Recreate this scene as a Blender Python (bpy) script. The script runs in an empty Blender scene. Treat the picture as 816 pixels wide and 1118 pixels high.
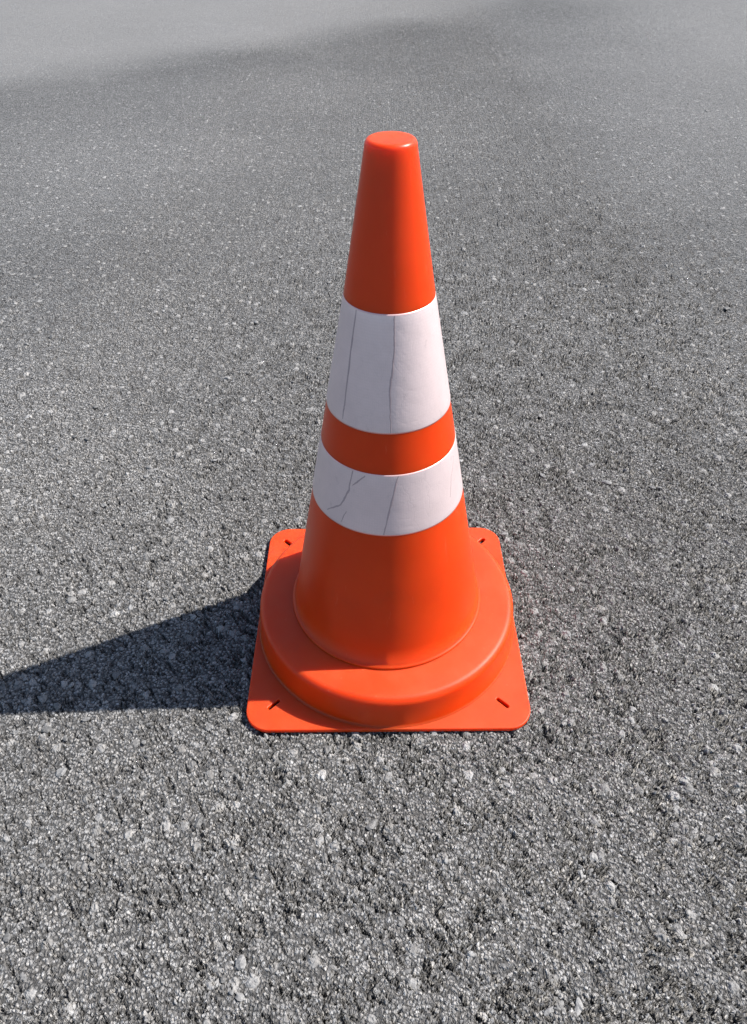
import bpy, bmesh, math, random
import numpy as np
from mathutils import Matrix, Vector

random.seed(4); rng = np.random.default_rng(11)
sc = bpy.context.scene
R = math.radians

# ------------------------------------------------------------------ settings
SUN_EL, SUN_AZ = 48.1, 13.2          # azimuth counted from +x towards +y
SUN_STRENGTH, SKY_STRENGTH, EXPOSURE = 5.0, 0.094, 1.0

# ------------------------------------------------------------------ helpers
def link(o, parent=None):
    sc.collection.objects.link(o)
    if parent: o.parent = parent
    return o

class Nodes:
    """tiny helper to write node graphs compactly"""
    def __init__(s, name):
        s.m = bpy.data.materials.new(name); s.m.use_nodes = True
        s.t = s.m.node_tree; s.t.nodes.clear()
        s.out = s.t.nodes.new('ShaderNodeOutputMaterial')
    def put(s, sock, v):
        if isinstance(v, bpy.types.NodeSocket): s.t.links.new(v, sock)
        elif v is not None: sock.default_value = v
    def n(s, typ, ins=None, **props):
        nd = s.t.nodes.new(typ)
        for k, v in props.items(): setattr(nd, k, v)
        for k, v in (ins or {}).items(): s.put(nd.inputs[k], v)
        return nd
    def math(s, op, a, b=None, c=None, clamp=False):
        nd = s.n('ShaderNodeMath', operation=op, use_clamp=clamp)
        for i, v in enumerate((a, b, c)): s.put(nd.inputs[i], v)
        return nd.outputs[0]
    def vmath(s, op, a, b=None, scale=None):
        nd = s.n('ShaderNodeVectorMath', operation=op)
        s.put(nd.inputs[0], a)
        if b is not None: s.put(nd.inputs[1], b)
        if scale is not None: s.put(nd.inputs['Scale'], scale)
        return nd.outputs['Vector']
    def ramp(s, v, a, b, lo=0.0, hi=1.0, smooth=True):
        nd = s.n('ShaderNodeMapRange', interpolation_type='SMOOTHSTEP' if smooth else 'LINEAR')
        for i, x in enumerate((v, a, b, lo, hi)): s.put(nd.inputs[i], x)
        return nd.outputs[0]
    def mix(s, f, a, b, mode='MIX'):
        nd = s.n('ShaderNodeMix', data_type='RGBA', blend_type=mode)
        s.put(nd.inputs[0], f); s.put(nd.inputs[6], a); s.put(nd.inputs[7], b)
        return nd.outputs[2]
    def noise(s, vec, scale, detail=2.0, rough=0.5, dim='3D'):
        return s.n('ShaderNodeTexNoise', {'Vector': vec, 'Scale': scale, 'Detail': detail, 'Roughness': rough},
                   noise_dimensions=dim)
    def vor(s, vec, scale, rnd=1.0, feature='F1'):
        return s.n('ShaderNodeTexVoronoi', {'Vector': vec, 'Scale': scale, 'Randomness': rnd},
                   voronoi_dimensions='2D', feature=feature)
    def sep(s, col):
        return s.n('ShaderNodeSeparateColor', {0: col}).outputs

def grey(v, tint=(1, 1, 1)): return (v*tint[0], v*tint[1], v*tint[2], 1)

# ------------------------------------------------------------------ materials
def mat_asphalt():
    g = Nodes('asphalt')
    pos = g.n('ShaderNodeTexCoord').outputs['Object']
    wn = g.noise(pos, 160, 2)
    warp = g.vmath('SCALE', g.vmath('SUBTRACT', wn.outputs['Color'], (.5, .5, .5)), scale=0.0045)
    p = g.vmath('ADD', pos, warp)
    xyz = g.n('ShaderNodeSeparateXYZ', {0: pos}).outputs
    A, M, B, C = g.vor(p, 66), g.vor(p, 150), g.vor(p, 360), g.vor(p, 830)
    ca, cm, cb, cc = g.sep(A.outputs['Color']), g.sep(M.outputs['Color']), g.sep(B.outputs['Color']), g.sep(C.outputs['Color'])
    # relief: rougher on the right and front, smoother, more worn to the left
    big = g.noise(pos, 3.2, 3).outputs[0]
    relief = g.math('ADD', g.ramp(xyz[0], -.45, .25, .80, 1.15), g.ramp(big, .35, .65, -.1, .1))
    # large stones (only some cells carry one)
    hasA = g.ramp(ca[0], .80, .84)
    domeA = g.math('MULTIPLY', g.ramp(A.outputs['Distance'], .14, g.math('MULTIPLY_ADD', ca[1], .20, .24), 1, 0), hasA)
    domeM = g.math('MULTIPLY', g.ramp(M.outputs['Distance'], .22, g.math('MULTIPLY_ADD', cm[1], .16, .36), 1, 0), g.ramp(cm[0], .56, .60))
    domeB = g.ramp(B.outputs['Distance'], .12, .62, 1, 0)
    domeC = g.ramp(C.outputs['Distance'], .1, .6, 1, 0)
    # pits, drawn out along the rolling direction
    turned = g.n('ShaderNodeMapping', {'Vector': p, 'Rotation': (0, 0, R(52))}).outputs[0]
    drawn = g.n('ShaderNodeMapping', {'Vector': turned, 'Scale': (.85, 3.1, 1)}).outputs[0]
    pit = g.ramp(g.noise(drawn, 66, 2.5, .6).outputs[0], .585, .632)
    cr = g.math('ABSOLUTE', g.math('SUBTRACT', g.noise(drawn, 46, 2.5, .6).outputs[0], .5))
    crack = g.math('MULTIPLY', g.ramp(cr, .034, .010), g.ramp(g.noise(p, 23, 2).outputs[0], .48, .58))
    near = g.ramp(xyz[1], .15, 1.7, 1.0, .12)
    pit = g.math('MULTIPLY', pit, near)
    crack = g.math('MULTIPLY', g.math('MULTIPLY', crack, near), g.ramp(xyz[0], -.5, .1, .3, 1.0))
    lump = g.noise(p, 38, 2).outputs[0]
    h = g.math('MULTIPLY', domeA, .0024)
    h = g.math('MULTIPLY_ADD', domeM, .0015, h)
    flat = g.math('MULTIPLY_ADD', g.math('MAXIMUM', g.ramp(domeA, .05, .4), g.math('MULTIPLY', domeM, .55)), -.75, 1.0)
    h = g.math('MULTIPLY_ADD', g.math('MULTIPLY', domeB, flat), g.math('MULTIPLY_ADD', cb[1], .0019, .0004), h)
    h = g.math('MULTIPLY_ADD', g.math('MULTIPLY', domeC, flat), .0008, h)
    h = g.math('MULTIPLY_ADD', lump, .0028, h)
    h = g.math('MULTIPLY_ADD', pit, -.0052, h)
    h = g.math('MULTIPLY_ADD', crack, -.0065, h)
    h = g.math('MULTIPLY', h, relief)
    h = g.math('SUBTRACT', h, .0039)
    # colour: bitumen film between stones, worn stone faces of many greys
    stone = g.math('MULTIPLY_ADD', g.math('POWER', cb[0], 1.6), .19, .085)
    stone = g.math('ADD', stone, g.ramp(cc[0], .86, .98, 0, .14))
    face = g.ramp(B.outputs['Distance'], .30, .62, 1, 0)
    v = g.math('MULTIPLY_ADD', face, g.math('SUBTRACT', stone, .05), .05)
    va = g.math('MULTIPLY_ADD', ca[2], .14, .12)
    va = g.math('MULTIPLY', va, g.math('MULTIPLY_ADD', g.noise(p, 420, 2).outputs[0], .9, .55))
    fA = g.math('MULTIPLY', g.ramp(domeA, .1, .5), .85)
    v = g.math('ADD', g.math('MULTIPLY', v, g.math('SUBTRACT', 1, fA)), g.math('MULTIPLY', va, fA))
    v = g.math('MULTIPLY_ADD', g.math('MULTIPLY', domeM, g.math('SUBTRACT', cm[2], .35)), .085, v)
    wear = g.noise(pos, 1.6, 4, .6).outputs[0]
    v = g.math('MULTIPLY', v, g.ramp(wear, .3, .7, .86, 1.14))
    # a paler, lower-relief strip far behind the cone, darker band before it
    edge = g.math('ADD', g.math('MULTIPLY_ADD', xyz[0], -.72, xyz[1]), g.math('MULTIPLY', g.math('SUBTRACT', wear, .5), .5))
    pale_mask = g.math('MULTIPLY', g.ramp(edge, 3.05, 3.75), g.ramp(xyz[0], 1.2, .1))
    pale_mask2 = g.math('MULTIPLY', g.ramp(xyz[0], .55, 1.7), g.ramp(xyz[1], .9, 2.6))  # second paler area, towards the far right
    band = g.math('MULTIPLY', g.ramp(edge, 2.2, 3.2), g.math('SUBTRACT', 1, pale_mask))
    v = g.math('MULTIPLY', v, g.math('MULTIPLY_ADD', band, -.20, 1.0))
    dd = g.math('ADD', g.math('MULTIPLY', pale_mask, .6), g.math('MULTIPLY', pale_mask2, .45), clamp=True)
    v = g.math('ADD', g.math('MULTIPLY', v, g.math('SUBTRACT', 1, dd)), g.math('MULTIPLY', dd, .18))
    h = g.math('MULTIPLY', h, g.math('MULTIPLY_ADD', dd, -.45, 1.0))
    tint = g.mix(cb[2], (1.04, .995, .94, 1), (1.0, .995, .985, 1))
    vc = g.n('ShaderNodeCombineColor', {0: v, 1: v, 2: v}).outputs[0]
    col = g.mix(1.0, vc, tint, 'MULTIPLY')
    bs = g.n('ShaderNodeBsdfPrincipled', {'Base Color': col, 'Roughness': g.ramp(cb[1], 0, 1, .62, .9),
                                          'Specular IOR Level': .35})
    disp = g.n('ShaderNodeDisplacement', {'Height': h, 'Midlevel': 0.0, 'Scale': 1.0})
    g.put(g.out.inputs['Surface'], bs.outputs[0]); g.put(g.out.inputs['Displacement'], disp.outputs[0])
    g.m.displacement_method = 'BOTH'
    return g.m

def mat_pebble():
    g = Nodes('pale_aggregate')
    r = g.n('ShaderNodeNewGeometry').outputs['Random Per Island']
    pos = g.n('ShaderNodeTexCoord').outputs['Object']
    nz = g.noise(pos, 600, 3, .6).outputs[0]
    v = g.math('MULTIPLY', g.math('MULTIPLY_ADD', g.math('POWER', r, 2.0), .15, .105), g.ramp(nz, .25, .75, .6, 1.2))
    col = g.n('ShaderNodeCombineColor', {0: v, 1: g.math('MULTIPLY', v, .985), 2: g.math('MULTIPLY', v, .96)}).outputs[0]
    bmp = g.n('ShaderNodeBump', {'Height': nz, 'Strength': .5, 'Distance': .0008})
    bs = g.n('ShaderNodeBsdfPrincipled', {'Base Color': col, 'Roughness': .6, 'Specular IOR Level': .4, 'Normal': bmp.outputs[0]})
    g.put(g.out.inputs['Surface'], bs.outputs[0])
    return g.m

def mat_orange():
    g = Nodes('orange_plastic')
    pos = g.n('ShaderNodeTexCoord').outputs['Object']
    big = g.noise(pos, 14, 4, .6).outputs[0]
    fine = g.noise(pos, 900, 2).outputs[0]
    # drawn-out scuffs running round and down the cone
    st = g.n('ShaderNodeMapping', {'Vector': pos, 'Scale': (160, 160, 14)}).outputs[0]
    scr = g.ramp(g.noise(st, 1.0, 3, .65).outputs[0], .66, .74)
    col = g.mix(g.ramp(big, .3, .7), (.54, .036, .0014, 1), (.60, .043, .0022, 1))
    col = g.mix(g.math('MULTIPLY', scr, .10), col, (.80, .30, .18, 1))
    # a thin film of road dust on faces that lie flat
    nrm = g.n('ShaderNodeNewGeometry').outputs['Normal']
    up = g.ramp(g.n('ShaderNodeSeparateXYZ', {0: nrm}).outputs[2], .75, 1.0)
    pale_mask = g.math('MULTIPLY', up, g.ramp(g.noise(pos, 45, 4, .65).outputs[0], .3, .75, .03, .10))
    col = g.mix(pale_mask, col, (.46, .19, .10, 1))
    smudge = g.math('MULTIPLY', g.ramp(g.noise(pos, 32, 5, .7).outputs[0], .56, .74), .12)
    col = g.mix(smudge, col, (.30, .055, .022, 1))
    rough = g.math('ADD', g.math('ADD', g.ramp(big, .3, .7, .32, .42), g.math('MULTIPLY', up, .14)), g.math('MULTIPLY', scr, .15))
    hgt = g.math('ADD', g.math('MULTIPLY', big, .5), g.math('MULTIPLY', fine, .06))
    bmp = g.n('ShaderNodeBump', {'Height': hgt, 'Strength': .12, 'Distance': .002})
    bs = g.n('ShaderNodeBsdfPrincipled', {'Base Color': col, 'Roughness': rough, 'Specular IOR Level': .26, 'Normal': bmp.outputs[0],
             'Subsurface Weight': .6, 'Subsurface Radius': (1.0, .16, .05), 'Subsurface Scale': .028})
    g.put(g.out.inputs['Surface'], bs.outputs[0])
    return g.m

def mat_tape(name, base, crease=False):
    g = Nodes(name)
    pos = g.n('ShaderNodeTexCoord').outputs['Object']
    xyz = g.n('ShaderNodeSeparateXYZ', {0: pos}).outputs
    ang = g.math('ARCTAN2', xyz[0], g.math('MULTIPLY', xyz[1], -1.0))
    uv = g.n('ShaderNodeCombineXYZ', {0: g.math('MULTIPLY', ang, .07), 1: xyz[2], 2: 0.0}).outputs[0]
    cell = g.vor(uv, 420, .25).outputs['Distance']             # fine honeycomb of the sheeting
    blot = g.noise(pos, 26, 4, .6).outputs[0]
    wr = g.n('ShaderNodeMapping', {'Vector': uv, 'Rotation': (0, 0, R(35)), 'Scale': (1, 1.7, 1)}).outputs[0]
    wrn = g.noise(wr, 34, 4, .6).outputs[0]
    wrinkle = g.math('POWER', g.math('ABSOLUTE', g.math('MULTIPLY_ADD', wrn, 2.0, -1.0)), .5)
    col = g.mix(g.ramp(blot, .3, .75), base, tuple(c*.90 for c in base[:3]) + (1,))
    col = g.mix(g.math('MULTIPLY', g.ramp(cell, .15, .5), .10), col, tuple(c*.6 for c in base[:3]) + (1,))
    wv = g.vmath('ADD', uv, g.vmath('SCALE', g.vmath('SUBTRACT', g.noise(uv, 70, 3).outputs['Color'], (.5, .5, .5)), scale=.014))
    web = g.ramp(g.vor(wv, 52, 1, 'DISTANCE_TO_EDGE').outputs['Distance'], .035, .0)
    web = g.math('MULTIPLY', web, g.ramp(g.noise(pos, 30, 3).outputs[0], .44, .64))
    col = g.mix(g.math('MULTIPLY', web, .08), col, (.36, .29, .29, 1))
    grime = g.math('MULTIPLY', g.ramp(g.noise(pos, 120, 3, .7).outputs[0], .60, .76), .22)
    col = g.mix(grime, col, (.30, .25, .25, 1))
    hgt = g.math('ADD', g.math('ADD', g.math('MULTIPLY', wrinkle, 1.0), g.math('MULTIPLY', web, -.4)), g.math('MULTIPLY', cell, .2))
    bmp = g.n('ShaderNodeBump', {'Height': hgt, 'Strength': .09, 'Distance': .0016})
    bs = g.n('ShaderNodeBsdfPrincipled', {'Base Color': col, 'Roughness': .42, 'Specular IOR Level': .5, 'Metallic': 0.0 if crease else .42, 'Normal': bmp.outputs[0],
                                          'Coat Weight': 0.0 if crease else .25, 'Coat Roughness': .22})
    g.put(g.out.inputs['Surface'], bs.outputs[0])
    return g.m

M_ASPHALT, M_PEBBLE, M_ORANGE = mat_asphalt(), mat_pebble(), mat_orange()
M_TAPE = mat_tape('white_reflective_tape', (.75, .615, .615, 1))
M_EDGE = mat_tape('pink_tape_edge', (.78, .50, .47, 1))  # pinker rows along the band edges
M_CREASE = mat_tape('dark_crease', (.43, .325, .325, 1), True)  # creases coloured darker than the tape

# ------------------------------------------------------------------ asphalt: one sheet to the horizon
def axis(lo, hi, step, growth, far):
    mid = list(np.arange(lo, hi + step*.5, step))
    up, s, x = [], step, mid[-1]
    while x < far: s *= growth; x += s; up.append(x)
    dn, s, x = [], step, mid[0]
    while x > -far: s *= growth; x -= s; dn.append(x)
    return np.array(dn[::-1] + mid + up)

def build_ground():
    xs = axis(-.50, .50, .0013, 1.018, 260.0)
    ys = axis(-.50, .22, .0013, 1.0125, 260.0)
    nx, ny = len(xs), len(ys)
    X, Y = np.meshgrid(xs, ys)
    co = np.stack([X.ravel(), Y.ravel(), np.zeros(nx*ny)], 1)
    i = np.arange(nx*ny).reshape(ny, nx)
    quads = np.stack([i[:-1, :-1], i[:-1, 1:], i[1:, 1:], i[1:, :-1]], -1).reshape(-1, 4)
    # pale stones set in the surface
    bm = bmesh.new(); bmesh.ops.create_icosphere(bm, subdivisions=2, radius=1.0)
    bm.verts.ensure_lookup_table()
    sv = np.array([v.co[:] for v in bm.verts]); sf = np.array([[v.index for v in f.verts] for f in bm.faces]); bm.free()
    verts, tris, base = [], [], len(co)
    n = 17000
    px = rng.uniform(-1.7, 1.7, n); py = -.75 + rng.uniform(0, 1, n)**1.6*3.6
    keep = (np.abs(px) < .75 + .45*(py + .5)) & ~((np.abs(px) < .142) & (np.abs(py) < .142)) & (rng.uniform(0, 1, n) < 1.15 - .75*np.clip(py, 0, 1.4))
    for x, y in zip(px[keep], py[keep]):
        r = min(.0008 + .0008*rng.gamma(1.0, 1.0), .0048)
        k = sv*(1 + .55*np.sin(sv @ rng.normal(size=(3, 3))*2.4 + rng.uniform(0, 6, 3)).mean(1, keepdims=True))
        k = k*np.array([r*rng.uniform(.8, 1.5), r*rng.uniform(.65, 1.05), r*rng.uniform(.3, .5)])
        a = rng.uniform(0, 6.283); c, s = math.cos(a), math.sin(a)
        k = k @ np.array([[c, s, 0], [-s, c, 0], [0, 0, 1]])
        verts.append(k + np.array([x, y, -.0011 - .10*r])); tris.append(sf + base); base += len(sv)
    co = np.concatenate([co] + verts); tris = np.concatenate(tris)
    me = bpy.data.meshes.new('asphalt_ground')
    me.vertices.add(len(co)); me.vertices.foreach_set('co', co.ravel())
    loops = np.concatenate([quads.ravel(), tris.ravel()])
    tot = np.concatenate([np.full(len(quads), 4), np.full(len(tris), 3)])
    me.loops.add(len(loops)); me.loops.foreach_set('vertex_index', loops.astype(np.int32))
    me.polygons.add(len(tot))
    me.polygons.foreach_set('loop_start', np.concatenate([[0], np.cumsum(tot)[:-1]]).astype(np.int32))
    me.polygons.foreach_set('material_index', np.concatenate([np.zeros(len(quads)), np.ones(len(tris))]).astype(np.int32))
    me.polygons.foreach_set('use_smooth', np.concatenate([np.ones(len(quads), bool), np.zeros(len(tris), bool)]))
    me.materials.append(M_ASPHALT); me.materials.append(M_PEBBLE)
    me.update(calc_edges=True); me.validate()
    o = link(bpy.data.objects.new('asphalt_ground', me))
    o['kind'] = 'structure'; o['label'] = 'coarse grey asphalt with pale stones, paler far behind the cone'
    o['category'] = 'ground'
    return o
build_ground()

# ------------------------------------------------------------------ traffic cone
CONE_A, CONE_K = .1052, .1824                       # radius of the cone wall = A - K z
def rad(z): return CONE_A - CONE_K*z if z < .3863 else CONE_A - CONE_K*.3863 - .1645*(z - .3863)

def arc(cr, cz, r, a0, a1, n):
    return [(cr + r*math.cos(R(a0 + (a1-a0)*i/n)), cz + r*math.sin(R(a0 + (a1-a0)*i/n))) for i in range(n+1)]

def lathe(name, prof, mat, parent, seg=160, closed=False, a0=0.0, mats=None, matfn=None):
    bm = bmesh.new(); rows = []
    for r, z in prof:
        if r < 1e-6: rows.append([bm.verts.new((0, 0, z))])
        else: rows.append([bm.verts.new((r*math.cos(a0+2*math.pi*i/seg), r*math.sin(a0+2*math.pi*i/seg), z)) for i in range(seg)])
    pairs = list(zip(range(len(rows)-1), range(1, len(rows))))
    if closed: pairs.append((len(rows)-1, 0))
    for j, k in pairs:
        a, b = rows[j], rows[k]
        for i in range(seg):
            i2 = (i+1) % seg
            if len(a) == 1: vs = [a[0], b[i2], b[i]]
            elif len(b) == 1: vs = [a[i], a[i2], b[0]]
            else: vs = [a[i], a[i2], b[i2], b[i]]
            f = bm.faces.new(vs); f.smooth = True
            if matfn: f.material_index = matfn(j)
    bmesh.ops.recalc_face_normals(bm, faces=bm.faces)
    me = bpy.data.meshes.new(name); bm.to_mesh(me); bm.free()
    for m in (mats or [mat]): me.materials.append(m)
    return link(bpy.data.objects.new(name, me), parent)

cone = bpy.data.objects.new('traffic_cone', None); link(cone)
cone.empty_display_size = .1
cone['label'] = 'orange plastic traffic cone with two creased white reflective bands standing on grey asphalt'
cone['category'] = 'traffic cone'

# base plate: rounded square with four slots cut right through it near the corners
def build_plate():
    cu = bpy.data.curves.new('base_plate', 'CURVE'); cu.dimensions = '2D'; cu.fill_mode = 'BOTH'
    hw, cr, bev = .1402, .023, .0010
    def poly(pts):
        sp = cu.splines.new('POLY'); sp.points.add(len(pts)-1); sp.use_cyclic_u = True
        for p, q in zip(sp.points, pts): p.co = (q[0], q[1], 0, 1)
    pts = []
    for k, (sx, sy) in enumerate(((1, 1), (-1, 1), (-1, -1), (1, -1))):
        for i in range(13):
            a = R(90*k + 90*i/12); pts.append((sx*(hw-cr-bev) + cr*math.cos(a), sy*(hw-cr-bev) + cr*math.sin(a)))
    poly(pts)
    for sx, sy in ((1, 1), (-1, 1), (-1, -1), (1, -1)):
        d = Vector((sx, sy)).normalized(); nrm = Vector((-d.y, d.x)); c = Vector((sx*.1135, sy*.1115))
        L, w = (.0135, .0034) if sy > 0 else (.0084, .0027)
        pl = []
        for s_, a0 in ((1, -90), (-1, 90)):
            for i in range(7):
                a = R(a0 + 180*i/6)
                pl.append(c + d*(s_*(L-w)) + d*(w*math.cos(a)) + nrm*(w*math.sin(a)))
        poly(pl)
    th = .0052
    cu.extrude = th/2 - bev; cu.bevel_depth = bev; cu.bevel_resolution = 2
    tmp = bpy.data.objects.new('base_plate', cu); link(tmp)
    dg = bpy.context.evaluated_depsgraph_get(); dg.update()
    me = bpy.data.meshes.new_from_object(tmp.evaluated_get(dg))
    bpy.data.objects.remove(tmp); bpy.data.curves.remove(cu)
    me.name = 'base_plate'; me.transform(Matrix.Translation((0, 0, th/2 + .0002)))
    me.materials.clear(); me.materials.append(M_ORANGE)
    return link(bpy.data.objects.new('base_plate', me), cone)
build_plate()

# raised round step on the plate
prof = [(.090, .0046), (.1394, .0046), (.1394, .0055), (.1386, .0059)]
prof += [(.1379, .0066), (.1372, .0085), (.1351, .0345)] 
prof += arc(.1350-.0078, .0357, .0078, 4, 88, 11) + [(.118, .0438), (.098, .0442), (.090, .0442)]
lathe('base_step', prof, M_ORANGE, cone, closed=True)

# cone wall, hollow below, with a small foot bead, rounded shoulder and flat tip
zt = .4945
prof = [(.0925, .0446), (.0992, .0446)] + arc(.0980, .0462, .0016, -60, 70, 5)
prof += [(rad(.0490)+.0002, .0490)]
for i in range(1, 25): z = .049 + (.4890-.049)*i/24; prof.append((rad(z), z))
rr = .0038
prof += arc(rad(.4905)-rr, zt-rr, rr, 8, 90, 8) + [(.0100, zt+.0001), (.0060, zt+.0002), (0, zt+.0002)]
lathe('cone_body', prof, M_ORANGE, cone, seg=192)

# two reflective bands, each with its creases
def band(z0, z1, creases, label):
    t, e = .00032, .0012
    prof = [(rad(z0)-.0003, z0), (rad(z0)+t*.6, z0), (rad(z0+e)+t, z0+e)]
    n = 14
    for i in range(1, n): z = z0+e + (z1-z0-2*e)*i/n; prof.append((rad(z)+t, z))
    prof += [(rad(z1-e)+t, z1-e), (rad(z1)+t*.6, z1), (rad(z1)-.0003, z1)]
    last = len(prof)-2
    o = lathe('reflective_band', prof, None, cone, seg=192, mats=[M_TAPE, M_EDGE],
              matfn=lambda j: 1 if j <= 1 or j >= last-1 else 0)
    o['label'] = label
    for path, w in creases:
        bm = bmesh.new(); L = []
        pts = []
        for (a0, h0), (a1, h1) in zip(path[:-1], path[1:]):
            m = 8
            for i in range(m): pts.append((a0+(a1-a0)*i/m, h0+(h1-h0)*i/m))
        pts.append(path[-1]); N = len(pts)
        for k, (a, h) in enumerate(pts):
            a += random.gauss(0, .18); h = min(max(h, z0+.0012), z1-.0012)
            u = k/(N-1)
            ww = w*(.35 + .65*math.sin(math.pi*min(1, max(0, .12+.8*u))))*random.uniform(.75, 1.2)
            a1_, h1_ = pts[min(k+1, N-1)]; a0_, h0_ = pts[max(k-1, 0)]
            rr_ = rad(h)+t
            tx, tz = R(a1_-a0_)*rr_, h1_-h0_; ln = math.hypot(tx, tz) or 1
            nx_, nz_ = -tz/ln, tx/ln
            row = []
            for s_, lift in ((-1, -.00005), (0, .00022), (1, -.00005)):
                aa = R(a) + s_*ww/2*nx_/rr_; hh = h + s_*ww/2*nz_; r_ = rad(hh)+t+lift
                row.append(bm.verts.new((r_*math.cos(aa), r_*math.sin(aa), hh)))
            L.append(row)
        for p_, q_ in zip(L[:-1], L[1:]):
            for s_ in (0, 1): bm.faces.new((p_[s_], p_[s_+1], q_[s_+1], q_[s_])).smooth = True
        bmesh.ops.recalc_face_normals(bm, faces=bm.faces)
        me = bpy.data.meshes.new('crease'); bm.to_mesh(me); bm.free(); me.materials.append(M_CREASE)
        c_ = link(bpy.data.objects.new('crease', me), o)
band(.2920, .3862, [
    ([(-134.7, .386), (-135.8, .359), (-136.3, .308), (-136.9, .2955)], .0020),
    ([(-85.2, .3862), (-85.6, .3581), (-90.0, .3297), (-89.0, .2924)], .0020),
], 'taller upper white reflective band with two long vertical creases')
band(.1966, .2555, [
    ([(-120.6, .2545), (-123.3, .2329), (-128.9, .2172), (-142.3, .2034)], .0021),
    ([(-109.3, .2530), (-120.0, .2404)], .0015),
    ([(-83.0, .2555), (-88.8, .2273), (-93.9, .1970)], .0021),
    ([(-123.4, .2136), (-127.3, .2001)], .0011),
    ([(-22, .247), (-31, .232), (-36, .214)], .0011),
], 'shorter lower white reflective band with branching creases')

# ------------------------------------------------------------------ light
w = bpy.data.worlds.new('World'); sc.world = w; w.use_nodes = True
nt = w.node_tree; bg = nt.nodes['Background']
sky = nt.nodes.new('ShaderNodeTexSky'); sky.sky_type = 'NISHITA'; sky.sun_disc = False
sky.sun_elevation = R(SUN_EL); sky.sun_rotation = R(90 - SUN_AZ)
nt.links.new(sky.outputs[0], bg.inputs[0]); bg.inputs[1].default_value = SKY_STRENGTH
sl = bpy.data.lights.new('sun', 'SUN'); sl.energy = SUN_STRENGTH; sl.angle = R(.55); sl.color = (1, .955, .90)
so = link(bpy.data.objects.new('sun', sl))
sd = Vector((math.cos(R(SUN_EL))*math.cos(R(SUN_AZ)), math.cos(R(SUN_EL))*math.sin(R(SUN_AZ)), math.sin(R(SUN_EL))))
so.rotation_euler = sd.to_track_quat('Z', 'Y').to_euler(); so.location = sd*5

# ------------------------------------------------------------------ camera
cd = bpy.data.cameras.new('camera'); cd.sensor_fit = 'HORIZONTAL'; cd.sensor_width = 36
cd.lens = 805.83/816*36; cd.clip_start = .02; cd.clip_end = 1000
co = link(bpy.data.objects.new('camera', cd))
r_, u_, f_ = Vector((.99997, -.00501, -.00531)), Vector((.0073, .67611, .73676)), Vector((.0001, .73678, -.67613))
mw = Matrix((( r_.x, u_.x, -f_.x, -.0133), (r_.y, u_.y, -f_.y, -.5225), (r_.z, u_.z, -f_.z, .6407), (0, 0, 0, 1)))
co.matrix_world = mw
sc.camera = co

vs = sc.view_settings
vs.view_transform = 'Standard'; vs.look = 'None'; vs.exposure = EXPOSURE; vs.gamma = 1; vs.use_curve_mapping = False
sc.cycles.max_bounces = 8; sc.cycles.use_denoising = True
